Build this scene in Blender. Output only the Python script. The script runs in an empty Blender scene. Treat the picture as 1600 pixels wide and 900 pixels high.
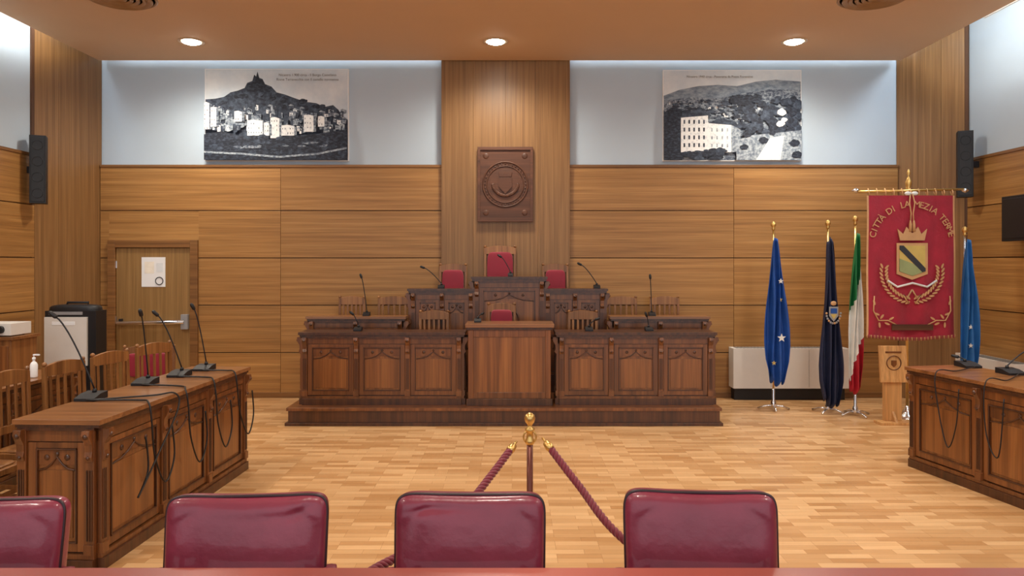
import bpy, bmesh, math, random
from mathutils import Vector, Matrix, Euler
random.seed(7)
scene = bpy.context.scene
pi = math.pi

# ------------------------------------------------------------ materials
def srgb(r, g, b):
    def f(c):
        c /= 255.0
        return c/12.92 if c <= 0.04045 else ((c+0.055)/1.055)**2.4
    return (f(r), f(g), f(b), 1.0)

def base_mat(name):
    m = bpy.data.materials.new(name)
    m.use_nodes = True
    nt = m.node_tree
    return m, nt, nt.nodes['Principled BSDF']

def plain(name, col, rough=0.5, metal=0.0, var=0.08, scale=8.0, bump=0.0, bscale=60, coat=0.0, sheen=0.0):
    m, nt, p = base_mat(name)
    N, L = nt.nodes, nt.links
    tc = N.new('ShaderNodeTexCoord')
    no = N.new('ShaderNodeTexNoise'); no.inputs['Scale'].default_value = scale; no.inputs['Detail'].default_value = 4
    L.new(tc.outputs['Object'], no.inputs['Vector'])
    rp = N.new('ShaderNodeValToRGB')
    rp.color_ramp.elements[0].position = 0.3; rp.color_ramp.elements[1].position = 0.7
    rp.color_ramp.elements[0].color = (col[0]*(1-var), col[1]*(1-var), col[2]*(1-var), 1)
    rp.color_ramp.elements[1].color = (min(1, col[0]*(1+var)), min(1, col[1]*(1+var)), min(1, col[2]*(1+var)), 1)
    L.new(no.outputs['Fac'], rp.inputs['Fac']); L.new(rp.outputs['Color'], p.inputs['Base Color'])
    p.inputs['Roughness'].default_value = rough; p.inputs['Metallic'].default_value = metal
    if coat: p.inputs['Coat Weight'].default_value = coat
    if sheen: p.inputs['Sheen Weight'].default_value = sheen
    if bump:
        n2 = N.new('ShaderNodeTexNoise'); n2.inputs['Scale'].default_value = bscale; n2.inputs['Detail'].default_value = 5
        L.new(tc.outputs['Object'], n2.inputs['Vector'])
        b = N.new('ShaderNodeBump'); b.inputs['Strength'].default_value = bump; b.inputs['Distance'].default_value = 0.02
        L.new(n2.outputs['Fac'], b.inputs['Height']); L.new(b.outputs['Normal'], p.inputs['Normal'])
    return m

def wood(name, dark, mid, light, grain='h', rough=0.4, freq=22.0, island=0.22, coat=0.0, fine=0.25, long=0.5):
    m, nt, p = base_mat(name)
    N, L = nt.nodes, nt.links
    tc = N.new('ShaderNodeTexCoord'); geo = N.new('ShaderNodeNewGeometry')
    mul = N.new('ShaderNodeVectorMath'); mul.operation = 'SCALE'; mul.inputs[0].default_value = (7.3, 5.1, 9.7)
    L.new(geo.outputs['Random Per Island'], mul.inputs['Scale'])
    add = N.new('ShaderNodeVectorMath'); add.operation = 'ADD'
    L.new(tc.outputs['Object'], add.inputs[0]); L.new(mul.outputs[0], add.inputs[1])
    mp = N.new('ShaderNodeMapping')
    if grain == 'h': sc = (long, long, freq)
    elif grain == 'v': sc = (freq, freq, long)
    else: sc = (long, freq, freq)
    mp.inputs['Scale'].default_value = sc
    L.new(add.outputs[0], mp.inputs['Vector'])
    no = N.new('ShaderNodeTexNoise'); no.inputs['Scale'].default_value = 1.0; no.inputs['Detail'].default_value = 5
    no.inputs['Distortion'].default_value = 0.35
    L.new(mp.outputs[0], no.inputs['Vector'])
    rp = N.new('ShaderNodeValToRGB'); e = rp.color_ramp.elements
    e[0].position = 0.25; e[0].color = dark; e[1].position = 0.78; e[1].color = light
    k = e.new(0.5); k.color = mid
    L.new(no.outputs['Fac'], rp.inputs['Fac'])
    mp2 = N.new('ShaderNodeMapping'); mp2.inputs['Scale'].default_value = tuple(s*5 if s > 2 else s*3 for s in sc)
    L.new(add.outputs[0], mp2.inputs['Vector'])
    n2 = N.new('ShaderNodeTexNoise'); n2.inputs['Scale'].default_value = 1.0; n2.inputs['Detail'].default_value = 3
    L.new(mp2.outputs[0], n2.inputs['Vector'])
    r2 = N.new('ShaderNodeMapRange'); r2.inputs['From Min'].default_value = 0.3; r2.inputs['From Max'].default_value = 0.7
    r2.inputs['To Min'].default_value = 1-fine; r2.inputs['To Max'].default_value = 1+fine*0.5
    L.new(n2.outputs['Fac'], r2.inputs['Value'])
    ri = N.new('ShaderNodeMapRange'); ri.inputs['To Min'].default_value = 1-island; ri.inputs['To Max'].default_value = 1+island*0.5
    L.new(geo.outputs['Random Per Island'], ri.inputs['Value'])
    mm = N.new('ShaderNodeMath'); mm.operation = 'MULTIPLY'
    L.new(r2.outputs[0], mm.inputs[0]); L.new(ri.outputs[0], mm.inputs[1])
    vm = N.new('ShaderNodeVectorMath'); vm.operation = 'SCALE'
    L.new(rp.outputs['Color'], vm.inputs[0]); L.new(mm.outputs[0], vm.inputs['Scale'])
    L.new(vm.outputs[0], p.inputs['Base Color'])
    p.inputs['Roughness'].default_value = rough
    if coat: p.inputs['Coat Weight'].default_value = coat; p.inputs['Coat Roughness'].default_value = 0.2
    b = N.new('ShaderNodeBump'); b.inputs['Strength'].default_value = 0.1; b.inputs['Distance'].default_value = 0.003
    L.new(n2.outputs['Fac'], b.inputs['Height']); L.new(b.outputs['Normal'], p.inputs['Normal'])
    return m

def emis(name, col, strength):
    m, nt, p = base_mat(name)
    p.inputs['Base Color'].default_value = (1, 1, 1, 1)
    p.inputs['Emission Color'].default_value = col; p.inputs['Emission Strength'].default_value = strength
    return m

def photo_mat(name, c0, c1, scale, pos0=0.4, pos1=0.6, stretch=(1, 1, 1)):
    m, nt, p = base_mat(name)
    N, L = nt.nodes, nt.links
    tc = N.new('ShaderNodeTexCoord'); mp = N.new('ShaderNodeMapping'); mp.inputs['Scale'].default_value = stretch
    no = N.new('ShaderNodeTexNoise'); no.inputs['Scale'].default_value = scale; no.inputs['Detail'].default_value = 6; no.inputs['Roughness'].default_value = 0.65
    L.new(tc.outputs['Object'], mp.inputs[0]); L.new(mp.outputs[0], no.inputs['Vector'])
    rp = N.new('ShaderNodeValToRGB'); e = rp.color_ramp.elements
    e[0].position = pos0; e[0].color = c0; e[1].position = pos1; e[1].color = c1
    L.new(no.outputs['Fac'], rp.inputs['Fac']); L.new(rp.outputs['Color'], p.inputs['Base Color'])
    p.inputs['Roughness'].default_value = 0.7
    return m

WALLWOOD = wood('wall_veneer_horizontal', srgb(148, 103, 55), srgb(170, 123, 68), srgb(188, 142, 84), 'h', 0.42, 22, 0.12)
WALLWOODV = wood('wall_veneer_vertical', srgb(124, 88, 52), srgb(142, 104, 63), srgb(160, 120, 76), 'v', 0.42, 26, 0.07)
GROOVE = plain('panel_groove', srgb(84, 52, 28), 0.6)
TRIMW = wood('trim_wood', srgb(116, 78, 42), srgb(142, 98, 54), srgb(158, 114, 66), 'h', 0.4, 20)
DOORW = wood('door_veneer', srgb(138, 104, 60), srgb(154, 118, 70), srgb(168, 132, 82), 'v', 0.45, 26, 0.05)
WHITE = plain('white_plaster', srgb(190, 208, 224), 0.8, var=0.02, scale=2)
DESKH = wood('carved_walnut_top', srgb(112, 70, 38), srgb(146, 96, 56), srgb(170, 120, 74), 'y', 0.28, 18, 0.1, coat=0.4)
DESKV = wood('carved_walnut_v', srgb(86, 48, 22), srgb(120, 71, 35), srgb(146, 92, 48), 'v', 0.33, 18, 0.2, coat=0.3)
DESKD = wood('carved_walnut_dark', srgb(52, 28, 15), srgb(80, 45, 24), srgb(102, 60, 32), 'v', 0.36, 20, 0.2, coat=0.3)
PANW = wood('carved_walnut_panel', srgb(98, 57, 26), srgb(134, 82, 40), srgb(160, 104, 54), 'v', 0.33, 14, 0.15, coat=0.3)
CHAIRW = wood('chair_wood', srgb(104, 64, 30), srgb(146, 96, 52), srgb(172, 120, 68), 'v', 0.38, 18, 0.2, coat=0.2)
LIGHTW = wood('light_oak', srgb(184, 130, 76), srgb(208, 156, 98), srgb(220, 172, 116), 'v', 0.4, 18, 0.1)
PLAQ = wood('plaque_wood', srgb(70, 41, 27), srgb(94, 57, 38), srgb(112, 70, 47), 'h', 0.5, 14, 0.12)
TABLE = wood('table_mahogany', srgb(132, 58, 48), srgb(160, 78, 66), srgb(180, 98, 84), 'h', 0.35, 10, 0.1, coat=0.3)
BLACK = plain('black_plastic', (0.007, 0.007, 0.009, 1), 0.5)
DARKM = plain('dark_metal', (0.02, 0.02, 0.024, 1), 0.4, 0.4)
CHROME = plain('chrome', (0.75, 0.75, 0.77, 1), 0.18, 1.0)
GOLD = plain('gold', srgb(222, 184, 112), 0.3, 0.85)
GOLDT = plain('gold_thread', srgb(206, 160, 112), 0.6, 0.1)
IVORY = plain('radiator_enamel', srgb(222, 218, 212), 0.5, var=0.02)
GRILL = plain('radiator_grille', srgb(120, 118, 114), 0.5)
LEATHER = plain('burgundy_leather', srgb(124, 40, 62), 0.38, 0, 0.16, 4, 0.4, 9, coat=0.25)
PIPING = plain('dark_piping', srgb(42, 12, 22), 0.45)
REDC = plain('red_upholstery', srgb(146, 20, 48), 0.6, sheen=0.3)
VELVET = plain('crimson_velvet', srgb(160, 22, 48), 0.75, 0, 0.15, 5, 0.2, 30, sheen=0.3)
ROPE = plain('burgundy_rope', srgb(118, 22, 44), 0.65, sheen=0.3)
EUB = plain('flag_blue', srgb(26, 76, 156), 0.6, 0, 0.15, 6)
NAVY = plain('flag_navy', srgb(26, 34, 64), 0.6, 0, 0.15, 6)
LBLUE = plain('flag_light_blue', srgb(40, 104, 170), 0.6, 0, 0.15, 6)
GREEN = plain('flag_green', srgb(18, 108, 58), 0.6)
FWHITE = plain('flag_white', srgb(226, 226, 222), 0.6)
FRED = plain('flag_red', srgb(170, 26, 44), 0.6)
PAPER = plain('paper', srgb(244, 246, 248), 0.7, var=0.01)
INK = plain('ink', srgb(50, 52, 58), 0.7)
YEL = plain('shield_yellow', srgb(206, 180, 100), 0.6)
SGREEN = plain('shield_green', srgb(150, 160, 110), 0.6)
CEIL = plain('ceiling_bounce_tint', srgb(216, 184, 148), 0.75, var=0.015, scale=1.5)  # ceiling taken as white; warm bounce light from the wood put into its colour
VENT = plain('vent_metal', srgb(168, 138, 104), 0.5)
LAMP = emis('lamp_glow', (1, 0.93, 0.8, 1), 40)
LRING = plain('lamp_ring', srgb(236, 222, 200), 0.4)
GREYP = plain('grey_plastic', srgb(150, 150, 152), 0.45)
P_SKY = photo_mat('print_sky', srgb(196, 212, 226), srgb(228, 236, 242), 1.6, 0.35, 0.65)
P_HILL = photo_mat('print_hill', srgb(36, 46, 64), srgb(84, 98, 118), 16, 0.42, 0.7)
P_FAR = photo_mat('print_far_hill', srgb(104, 120, 138), srgb(158, 172, 186), 12, 0.38, 0.68, (1, 1, 2))
P_MID = photo_mat('print_midtone', srgb(62, 74, 94), srgb(160, 172, 184), 26, 0.42, 0.62, (1, 1, 1.6))
P_DARK = photo_mat('print_dark', srgb(22, 30, 46), srgb(72, 84, 104), 22, 0.45, 0.75, (1, 1, 2))
P_LIGHT = photo_mat('print_highlight', srgb(196, 206, 216), srgb(244, 248, 250), 24, 0.3, 0.5)
P_GREY = photo_mat('print_grey', srgb(104, 118, 136), srgb(180, 192, 202), 26, 0.4, 0.6)

def parquet():
    m, nt, p = base_mat('parquet')
    N, L = nt.nodes, nt.links
    tc = N.new('ShaderNodeTexCoord')
    br = N.new('ShaderNodeTexBrick')
    br.inputs['Scale'].default_value = 1.0; br.inputs['Brick Width'].default_value = 0.28; br.inputs['Row Height'].default_value = 0.07
    br.inputs['Mortar Size'].default_value = 0.001; br.inputs['Bias'].default_value = 0.0; br.offset = 0.37; br.offset_frequency = 3
    br.inputs['Color1'].default_value = srgb(186, 138, 88); br.inputs['Color2'].default_value = srgb(224, 182, 132)
    br.inputs['Mortar'].default_value = srgb(160, 112, 66)
    L.new(tc.outputs['Object'], br.inputs['Vector'])
    mp = N.new('ShaderNodeMapping'); mp.inputs['Scale'].default_value = (2.0, 40, 1)
    L.new(tc.outputs['Object'], mp.inputs[0])
    no = N.new('ShaderNodeTexNoise'); no.inputs['Scale'].default_value = 1; no.inputs['Detail'].default_value = 4
    L.new(mp.outputs[0], no.inputs['Vector'])
    big = N.new('ShaderNodeTexNoise'); big.inputs['Scale'].default_value = 0.8
    L.new(tc.outputs['Object'], big.inputs['Vector'])
    a = N.new('ShaderNodeMath'); a.operation = 'ADD'
    L.new(no.outputs['Fac'], a.inputs[0]); L.new(big.outputs['Fac'], a.inputs[1])
    mr = N.new('ShaderNodeMapRange'); mr.inputs['From Min'].default_value = 0.6; mr.inputs['From Max'].default_value = 1.4
    mr.inputs['To Min'].default_value = 0.84; mr.inputs['To Max'].default_value = 1.10
    L.new(a.outputs[0], mr.inputs['Value'])
    vm = N.new('ShaderNodeVectorMath'); vm.operation = 'SCALE'
    L.new(br.outputs['Color'], vm.inputs[0]); L.new(mr.outputs[0], vm.inputs['Scale'])
    L.new(vm.outputs[0], p.inputs['Base Color'])
    p.inputs['Roughness'].default_value = 0.3
    return m
PARQ = parquet()

# ------------------------------------------------------------ builder
class B:
    def __init__(s, name):
        s.name = name; s.bm = bmesh.new(); s.mats = []; s.M = Matrix.Identity(4)
    def mi(s, mat):
        if mat not in s.mats: s.mats.append(mat)
        return s.mats.index(mat)
    def add(s, vs, fs, mat, smooth=False):
        k = s.mi(mat)
        bv = [s.bm.verts.new(s.M @ Vector(v)) for v in vs]
        for f in fs:
            try:
                fc = s.bm.faces.new([bv[i] for i in f]); fc.material_index = k; fc.smooth = smooth
            except ValueError: pass
    def box(s, x0, x1, y0, y1, z0, z1, mat):
        vs = [(x0,y0,z0),(x1,y0,z0),(x1,y1,z0),(x0,y1,z0),(x0,y0,z1),(x1,y0,z1),(x1,y1,z1),(x0,y1,z1)]
        s.add(vs, [(0,3,2,1),(4,5,6,7),(0,1,5,4),(1,2,6,5),(2,3,7,6),(3,0,4,7)], mat)
    def hexa(s, bot, top, mat):
        s.add(list(bot)+list(top), [(0,3,2,1),(4,5,6,7),(0,1,5,4),(1,2,6,5),(2,3,7,6),(3,0,4,7)], mat)
    def prism_xz(s, poly, y0, y1, mat):
        n = len(poly)
        vs = [(x, y0, z) for x, z in poly] + [(x, y1, z) for x, z in poly]
        fs = [tuple(range(n)), tuple(range(2*n-1, n-1, -1))] + [(i, i+n, (i+1) % n+n, (i+1) % n) for i in range(n)]
        s.add(vs, fs, mat)
    def prism_yz(s, poly, x0, x1, mat):
        n = len(poly)
        vs = [(x0, y, z) for y, z in poly] + [(x1, y, z) for y, z in poly]
        fs = [tuple(range(n)), tuple(range(2*n-1, n-1, -1))] + [(i, i+n, (i+1) % n+n, (i+1) % n) for i in range(n)]
        s.add(vs, fs, mat)
    def cyl(s, p0, p1, r0, r1, mat, n=16):
        s.tube([p0, p1], [r0, r1], mat, n)
    def tube(s, pts, r, mat, n=8):
        pts = [Vector(p) for p in pts]; m = len(pts)
        rs = r if isinstance(r, (list, tuple)) else [r]*m
        vs = []; up = None
        for i, p in enumerate(pts):
            t = (pts[min(i+1, m-1)]-pts[max(i-1, 0)]).normalized()
            if up is None:
                a = Vector((0, 0, 1)) if abs(t.z) < 0.9 else Vector((1, 0, 0))
                up = (a-t*a.dot(t)).normalized()
            else:
                up = (up-t*up.dot(t)).normalized()
            sd = t.cross(up)
            for j in range(n):
                an = 2*pi*j/n
                vs.append(p+(up*math.cos(an)+sd*math.sin(an))*rs[i])
        fs = []
        for i in range(m-1):
            for j in range(n):
                fs.append((i*n+j, i*n+(j+1) % n, (i+1)*n+(j+1) % n, (i+1)*n+j))
        k = s.mi(mat)
        bv = [s.bm.verts.new(s.M @ v) for v in vs]
        for f in fs:
            fc = s.bm.faces.new([bv[i] for i in f]); fc.material_index = k; fc.smooth = True
        for c in (list(range(n))[::-1], list(range((m-1)*n, m*n))):
            fc = s.bm.faces.new([bv[i] for i in c]); fc.material_index = k
    def lathe(s, prof, c, mat, n=24):
        vs = []; fs = []
        for r, z in prof:
            for j in range(n):
                a = 2*pi*j/n; vs.append((c[0]+r*math.cos(a), c[1]+r*math.sin(a), c[2]+z))
        m = len(prof)
        for i in range(m-1):
            for j in range(n): fs.append((i*n+j, i*n+(j+1) % n, (i+1)*n+(j+1) % n, (i+1)*n+j))
        fs.append(tuple(range(n))[::-1]); fs.append(tuple(range((m-1)*n, m*n)))
        s.add(vs, fs, mat, True)
    def sph(s, c, r, mat, sc=(1, 1, 1), e=1.0, n=16, m=10):
        def pw(v): return math.copysign(abs(v)**e, v)
        vs = []; fs = []
        for i in range(m+1):
            ph = -pi/2+pi*i/m
            for j in range(n):
                th = 2*pi*j/n
                vs.append((c[0]+r*sc[0]*pw(math.cos(ph))*pw(math.cos(th)), c[1]+r*sc[1]*pw(math.cos(ph))*pw(math.sin(th)), c[2]+r*sc[2]*pw(math.sin(ph))))
        for i in range(m):
            for j in range(n): fs.append((i*n+j, i*n+(j+1) % n, (i+1)*n+(j+1) % n, (i+1)*n+j))
        s.add(vs, fs, mat, True)
    def ring(s, c, R, r, mat, n=48, sz=1.0):
        vs = []; fs = []; k = 8
        for i in range(n):
            a = 2*pi*i/n
            for j in range(k):
                b = 2*pi*j/k; q = R+r*math.cos(b)
                vs.append((c[0]+q*math.cos(a), c[1]+r*math.sin(b), c[2]+q*math.sin(a)*sz))
        for i in range(n):
            for j in range(k): fs.append((i*k+j, ((i+1) % n)*k+j, ((i+1) % n)*k+(j+1) % k, i*k+(j+1) % k))
        s.add(vs, fs, mat, True)
    def text(s, txt, size, M, mat, ext=0.0015, align='CENTER'):
        cu = bpy.data.curves.new('t', 'FONT'); cu.body = txt; cu.size = size; cu.extrude = ext; cu.align_x = align
        cu.resolution_u = 3
        ob = bpy.data.objects.new('t', cu); scene.collection.objects.link(ob)
        dg = bpy.context.evaluated_depsgraph_get(); dg.update()
        me = bpy.data.meshes.new_from_object(ob.evaluated_get(dg))
        s.add([M @ v.co for v in me.vertices], [tuple(p.vertices) for p in me.polygons], mat)
        bpy.data.objects.remove(ob); bpy.data.curves.remove(cu); bpy.data.meshes.remove(me)
    def done(s, bevel=0.0):
        bmesh.ops.recalc_face_normals(s.bm, faces=s.bm.faces)
        me = bpy.data.meshes.new(s.name); s.bm.to_mesh(me); s.bm.free()
        for m in s.mats: me.materials.append(m)
        ob = bpy.data.objects.new(s.name, me); scene.collection.objects.link(ob)
        if bevel:
            md = ob.modifiers.new('bevel', 'BEVEL'); md.width = bevel; md.segments = 2; md.limit_method = 'ANGLE'; md.angle_limit = math.radians(50)
        return ob

XZ = Matrix.Rotation(pi/2, 4, 'X')

# ------------------------------------------------------------ room shell
XL, XR, YB = -5.83, 5.85, 10.0
CZ = 4.53; RZ = 5.85; WZ = 3.12
b = B('floor'); b.box(-6.1, 6.1, -1.5, 10.3, -0.12, 0, PARQ); b.done()

rows = [0.0, 0.61, 1.25, 1.89, 2.53, 3.12]
b = B('wall_back')
b.box(-6.1, 6.1, YB, YB+0.25, 0, RZ, WHITE)
def boards_x(b, segs, y0, y1, skip):
    for i in range(5):
        z0, z1 = rows[i]+0.006, rows[i+1]-0.006
        for (a, c) in segs:
            if skip[0] < c and skip[1] > a and z0 < skip[2]:
                if z1 > skip[2]:
                    if skip[0]-a > .02: b.box(a+0.002, skip[0], y0, y1, z0, z1, WALLWOOD)
                    b.box(skip[0], skip[1], y0, y1, skip[2], z1, WALLWOOD)
                    b.box(skip[1], c-0.002, y0, y1, z0, z1, WALLWOOD)
                else:
                    if skip[0]-a > .02: b.box(a+0.002, skip[0], y0, y1, z0, z1, WALLWOOD)
                    b.box(skip[1], c-0.002, y0, y1, z0, z1, WALLWOOD)
            else:
                b.box(a+0.002, c-0.002, y0, y1, z0, z1, WALLWOOD)
b.box(-5.6, 5.25, YB-0.02, YB-0.001, 0, WZ, GROOVE)
boards_x(b, [(-5.57, -3.13), (-3.13, -0.95), (0.78, 3.0), (3.0, 5.22)], YB-0.045, YB-0.015, (-5.45, -4.24, 2.13))
for (a, c) in ((-0.95, -0.52), (-0.52, -0.085), (-0.085, 0.35), (0.35, 0.78)):
    b.box(a, c-0.001, YB-0.1, YB-0.001, 0, RZ-.3, WALLWOODV)
b.done(0.002)
b = B('trim_back'); b.box(-5.57, -0.95, YB-0.06, YB-0.002, WZ-0.006, WZ+0.03, TRIMW); b.box(0.78, 5.22, YB-0.06, YB-0.002, WZ-0.006, WZ+0.03, TRIMW); b.done(0.004)
b = B('baseboard_back'); b.box(-4.24, -0.96, YB-0.06, YB-0.044, 0.001, 0.07, TRIMW); b.box(0.79, 5.22, YB-0.06, YB-0.044, 0.001, 0.07, TRIMW); b.done(0.003)

def side_wall(name, x, sgn, ymax, wy0, wy1):
    b = B(name)
    xa, xb = sorted((x, x+sgn*0.25))
    b.box(xa, xb, -1.5, 10.25, 0, 4.87, WHITE)
    b.box(xa, xb, -1.5, wy0, 4.87, 5.6, WHITE); b.box(xa, xb, wy1, 10.25, 4.87, 5.6, WHITE)
    b.box(xa, xb, -1.5, 10.25, 5.6, RZ, WHITE)
    xi = sorted((x, x-sgn*0.03)); xg = sorted((x, x-sgn*0.008))
    b.box(xg[0], xg[1], -1.5, ymax, 0, WZ, GROOVE)
    ys = [-1.5, 1.0, 3.5, 6.0, ymax]
    for i in range(5):
        for j in range(len(ys)-1):
            b.box(xi[0], xi[1], ys[j]+.002, ys[j+1]-.002, rows[i]+.006, rows[i+1]-.006, WALLWOOD)
    xt = sorted((x, x-sgn*0.045))
    b.box(xt[0], xt[1], -1.5, ymax, WZ-.006, WZ+.03, TRIMW)
    return b.done(0.002)
side_wall('wall_left', XL, -1, 8.94, 1.5, 8.6)
side_wall('wall_right', XR, 1, 9.41, 1.5, 9.1)
def window(name, x, sgn, y0, y1):
    b = B(name); xa, xb = sorted((x+sgn*0.06, x+sgn*0.12))
    n = 5
    for i in range(n+1):
        yy = y0+(y1-y0)*i/n; yy0 = max(y0, yy-.03); yy1 = min(y1, yy+.03)
        b.box(xa, xb, yy0, yy1, 4.87, 5.6, IVORY)
    b.box(xa, xb, y0, y1, 4.87, 4.93, IVORY); b.box(xa, xb, y0, y1, 5.54, 5.6, IVORY)
    xc = sorted((x-sgn*0.02, x+sgn*0.2)); b.box(xc[0], xc[1], y0, y1, 4.85, 4.875, IVORY)
    gx = sorted((x+sgn*0.085, x+sgn*0.095)); b.box(gx[0], gx[1], y0, y1, 4.87, 5.6, emis(name+'_daylit_glass', (0.85, 0.93, 1, 1), 2.2))
    b.done()
window('window_1', XR, 1, 1.5, 9.1); window('window_2', XL, -1, 1.5, 8.6)

def corner(name, p, q, back):
    b = B(name); p = Vector((p[0], p[1], 0)); q = Vector((q[0], q[1], 0)); d = (q-p); n = 3
    o = Vector((back[0], back[1], 0))
    for i in range(n):
        a = p+d*(i/n); c = p+d*((i+1)/n)-d.normalized()*0.003
        b.hexa([a, c, c+o, a+o], [v+Vector((0, 0, RZ)) for v in (a, c, c+o, a+o)], WALLWOODV)
    e = q; t = d.normalized()
    b.hexa([e, e+t*0.04, e+t*0.04+o, e+o], [v+Vector((0, 0, RZ)) for v in (e, e+t*0.04, e+t*0.04+o, e+o)], GROOVE)
    b.done()
corner('wall_corner_left', (-5.57, 9.99), (-5.80, 8.94), (-0.05, 0))
corner('wall_corner_right', (5.22, 9.99), (5.80, 9.43), (0.06, 0.04))

b = B('roof'); b.box(-6.1, 6.1, -1.5, 10.3, RZ, RZ+0.1, WHITE); b.done()
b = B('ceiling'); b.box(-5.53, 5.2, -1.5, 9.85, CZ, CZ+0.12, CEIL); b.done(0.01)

def downlight(x, y):
    b = B('recessed_ceiling_light')
    b.lathe([(0.11, 0), (0.15, -0.006), (0.155, 0.0), (0.155, -0.001)], (x, y, CZ-0.002), LRING, 32)
    b.lathe([(0.0, -0.030), (0.06, -0.026), (0.10, -0.012), (0.112, 0.0)], (x, y, CZ-0.003), LAMP, 32)
    b.done()
    l = bpy.data.lights.new('ceiling_spot', 'SPOT'); l.energy = 240; l.color = (1, 0.90, 0.76); l.spot_size = math.radians(165); l.spot_blend = 0.9; l.shadow_soft_size = 0.2
    o = bpy.data.objects.new('ceiling_spot', l); o.location = (x, y, CZ-0.06); scene.collection.objects.link(o)
for y in (9.0, 5.6, 2.2):
    for x in (-3.92, -0.2, 3.45): downlight(x, y)
def vent(x, y):
    b = B('ceiling_air_vent')
    for r in (0.30, 0.24, 0.18, 0.12, 0.06):
        b.lathe([(r-0.03, -0.012), (r, -0.03), (r+0.012, -0.012), (r, 0)], (x, y, CZ-0.001), VENT, 40)
    b.lathe([(0.33, 0), (0.34, -0.01), (0.36, 0)], (x, y, CZ), VENT, 40)
    b.done()
vent(-4.0, 7.5); vent(3.7, 7.5)

# ------------------------------------------------------------ door
b = B('door_1')
b.box(-5.45, -5.35, 9.91, 9.955, 0, 2.13, TRIMW); b.box(-4.34, -4.24, 9.91, 9.955, 0, 2.13, TRIMW); b.box(-5.35, -4.34, 9.91, 9.955, 2.03, 2.13, TRIMW)
b.box(-5.345, -4.345, 9.94, 9.978, 0.005, 2.025, DOORW)
b.box(-5.29, -5.25, 9.89, 9.94, 0.98, 1.07, BLACK); b.box(-4.45, -4.36, 9.88, 9.94, 0.93, 1.13, GREYP)
b.cyl((-5.30, 9.88, 1.01), (-4.40, 9.88, 1.03), 0.03, 0.03, CHROME)
for z in (0.3, 1.0, 1.75): b.box(-5.36, -5.33, 9.925, 9.942, z, z+.1, CHROME)
b.done(0.004)
b = B('door_notice_sheet'); b.box(-5.0, -4.68, 9.934, 9.939, 1.5, 1.9, PAPER)
b.box(-4.96, -4.83, 9.9325, 9.934, 1.68, 1.84, plain('notice_cream', srgb(246, 240, 226), .7)); b.box(-4.8, -4.71, 9.9325, 9.934, 1.7, 1.82, plain('notice_blue', srgb(228, 234, 238), .7))
b.ring((-4.76, 9.931, 1.58), 0.05, 0.006, INK); b.done()

# ------------------------------------------------------------ posters
def poster(name, x0, z0, W, H, u0, v0, uw, vh, draw):
    b = B(name); y = 9.945
    b.box(x0, x0+W, y, 9.999, z0, z0+H, PAPER)
    lay = [0]
    def X(p): return x0+(min(max(p, u0+1), u0+uw-1)-u0)*W/uw
    def Z(p): return z0+H-(min(max(p, v0+1), v0+vh-1)-v0)*H/vh
    def poly(pts, mat):
        lay[0] += 1; yy = y-0.00006*lay[0]
        b.add([(X(p), yy, Z(q)) for p, q in pts], [tuple(range(len(pts)))], mat)
    def cap(t, px, py, size):
        b.text(t, size, Matrix.Translation((X(px), y-0.00006*lay[0]-.0012, Z(py))) @ XZ, INK, .0003)
    draw(poly, cap)
    b.done()
def clutter(poly, R, n, fx, fy, mats, w=(3, 8), h=(4, 10), roofs=True):
    L = []
    for i in range(n):
        xx = fx(R.random()); yy = fy(xx, R.random()); L.append((yy, xx))
    for yy, xx in sorted(L):
        ww = R.uniform(*w); hh = R.uniform(*h); sk = R.uniform(-1.0, 1.0); m = R.choice(mats)
        poly([(xx, yy), (xx+ww*.6, yy+sk), (xx+ww*.6, yy+hh), (xx, yy+hh)], m)
        poly([(xx+ww*.6, yy+sk), (xx+ww, yy+1), (xx+ww, yy+hh-1), (xx+ww*.6, yy+hh)], R.choice([P_HILL, P_GREY, P_MID]))
        if roofs: poly([(xx-.5, yy+1), (xx+ww*.3, yy-1.5), (xx+ww+.5, yy+1.2), (xx+ww*.6, yy+1.6)], R.choice([P_HILL, P_HILL, P_GREY]))
        if ww > 5 and m in (P_LIGHT, P_GREY):
            for k in range(R.randint(1, 4)):
                a = xx+R.uniform(.8, ww*.5); c = yy+R.uniform(2, hh-2); poly([(a, c), (a+.9, c), (a+.9, c+1.5), (a, c+1.5)], P_HILL)
def blob(poly, R, cx, cy, r, mat, asp=.7):
    n = 14; poly([(cx+r*R.uniform(.75, 1.1)*math.cos(2*pi*i/n), cy+r*asp*R.uniform(.75, 1.1)*math.sin(2*pi*i/n)) for i in range(n)], mat)
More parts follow.
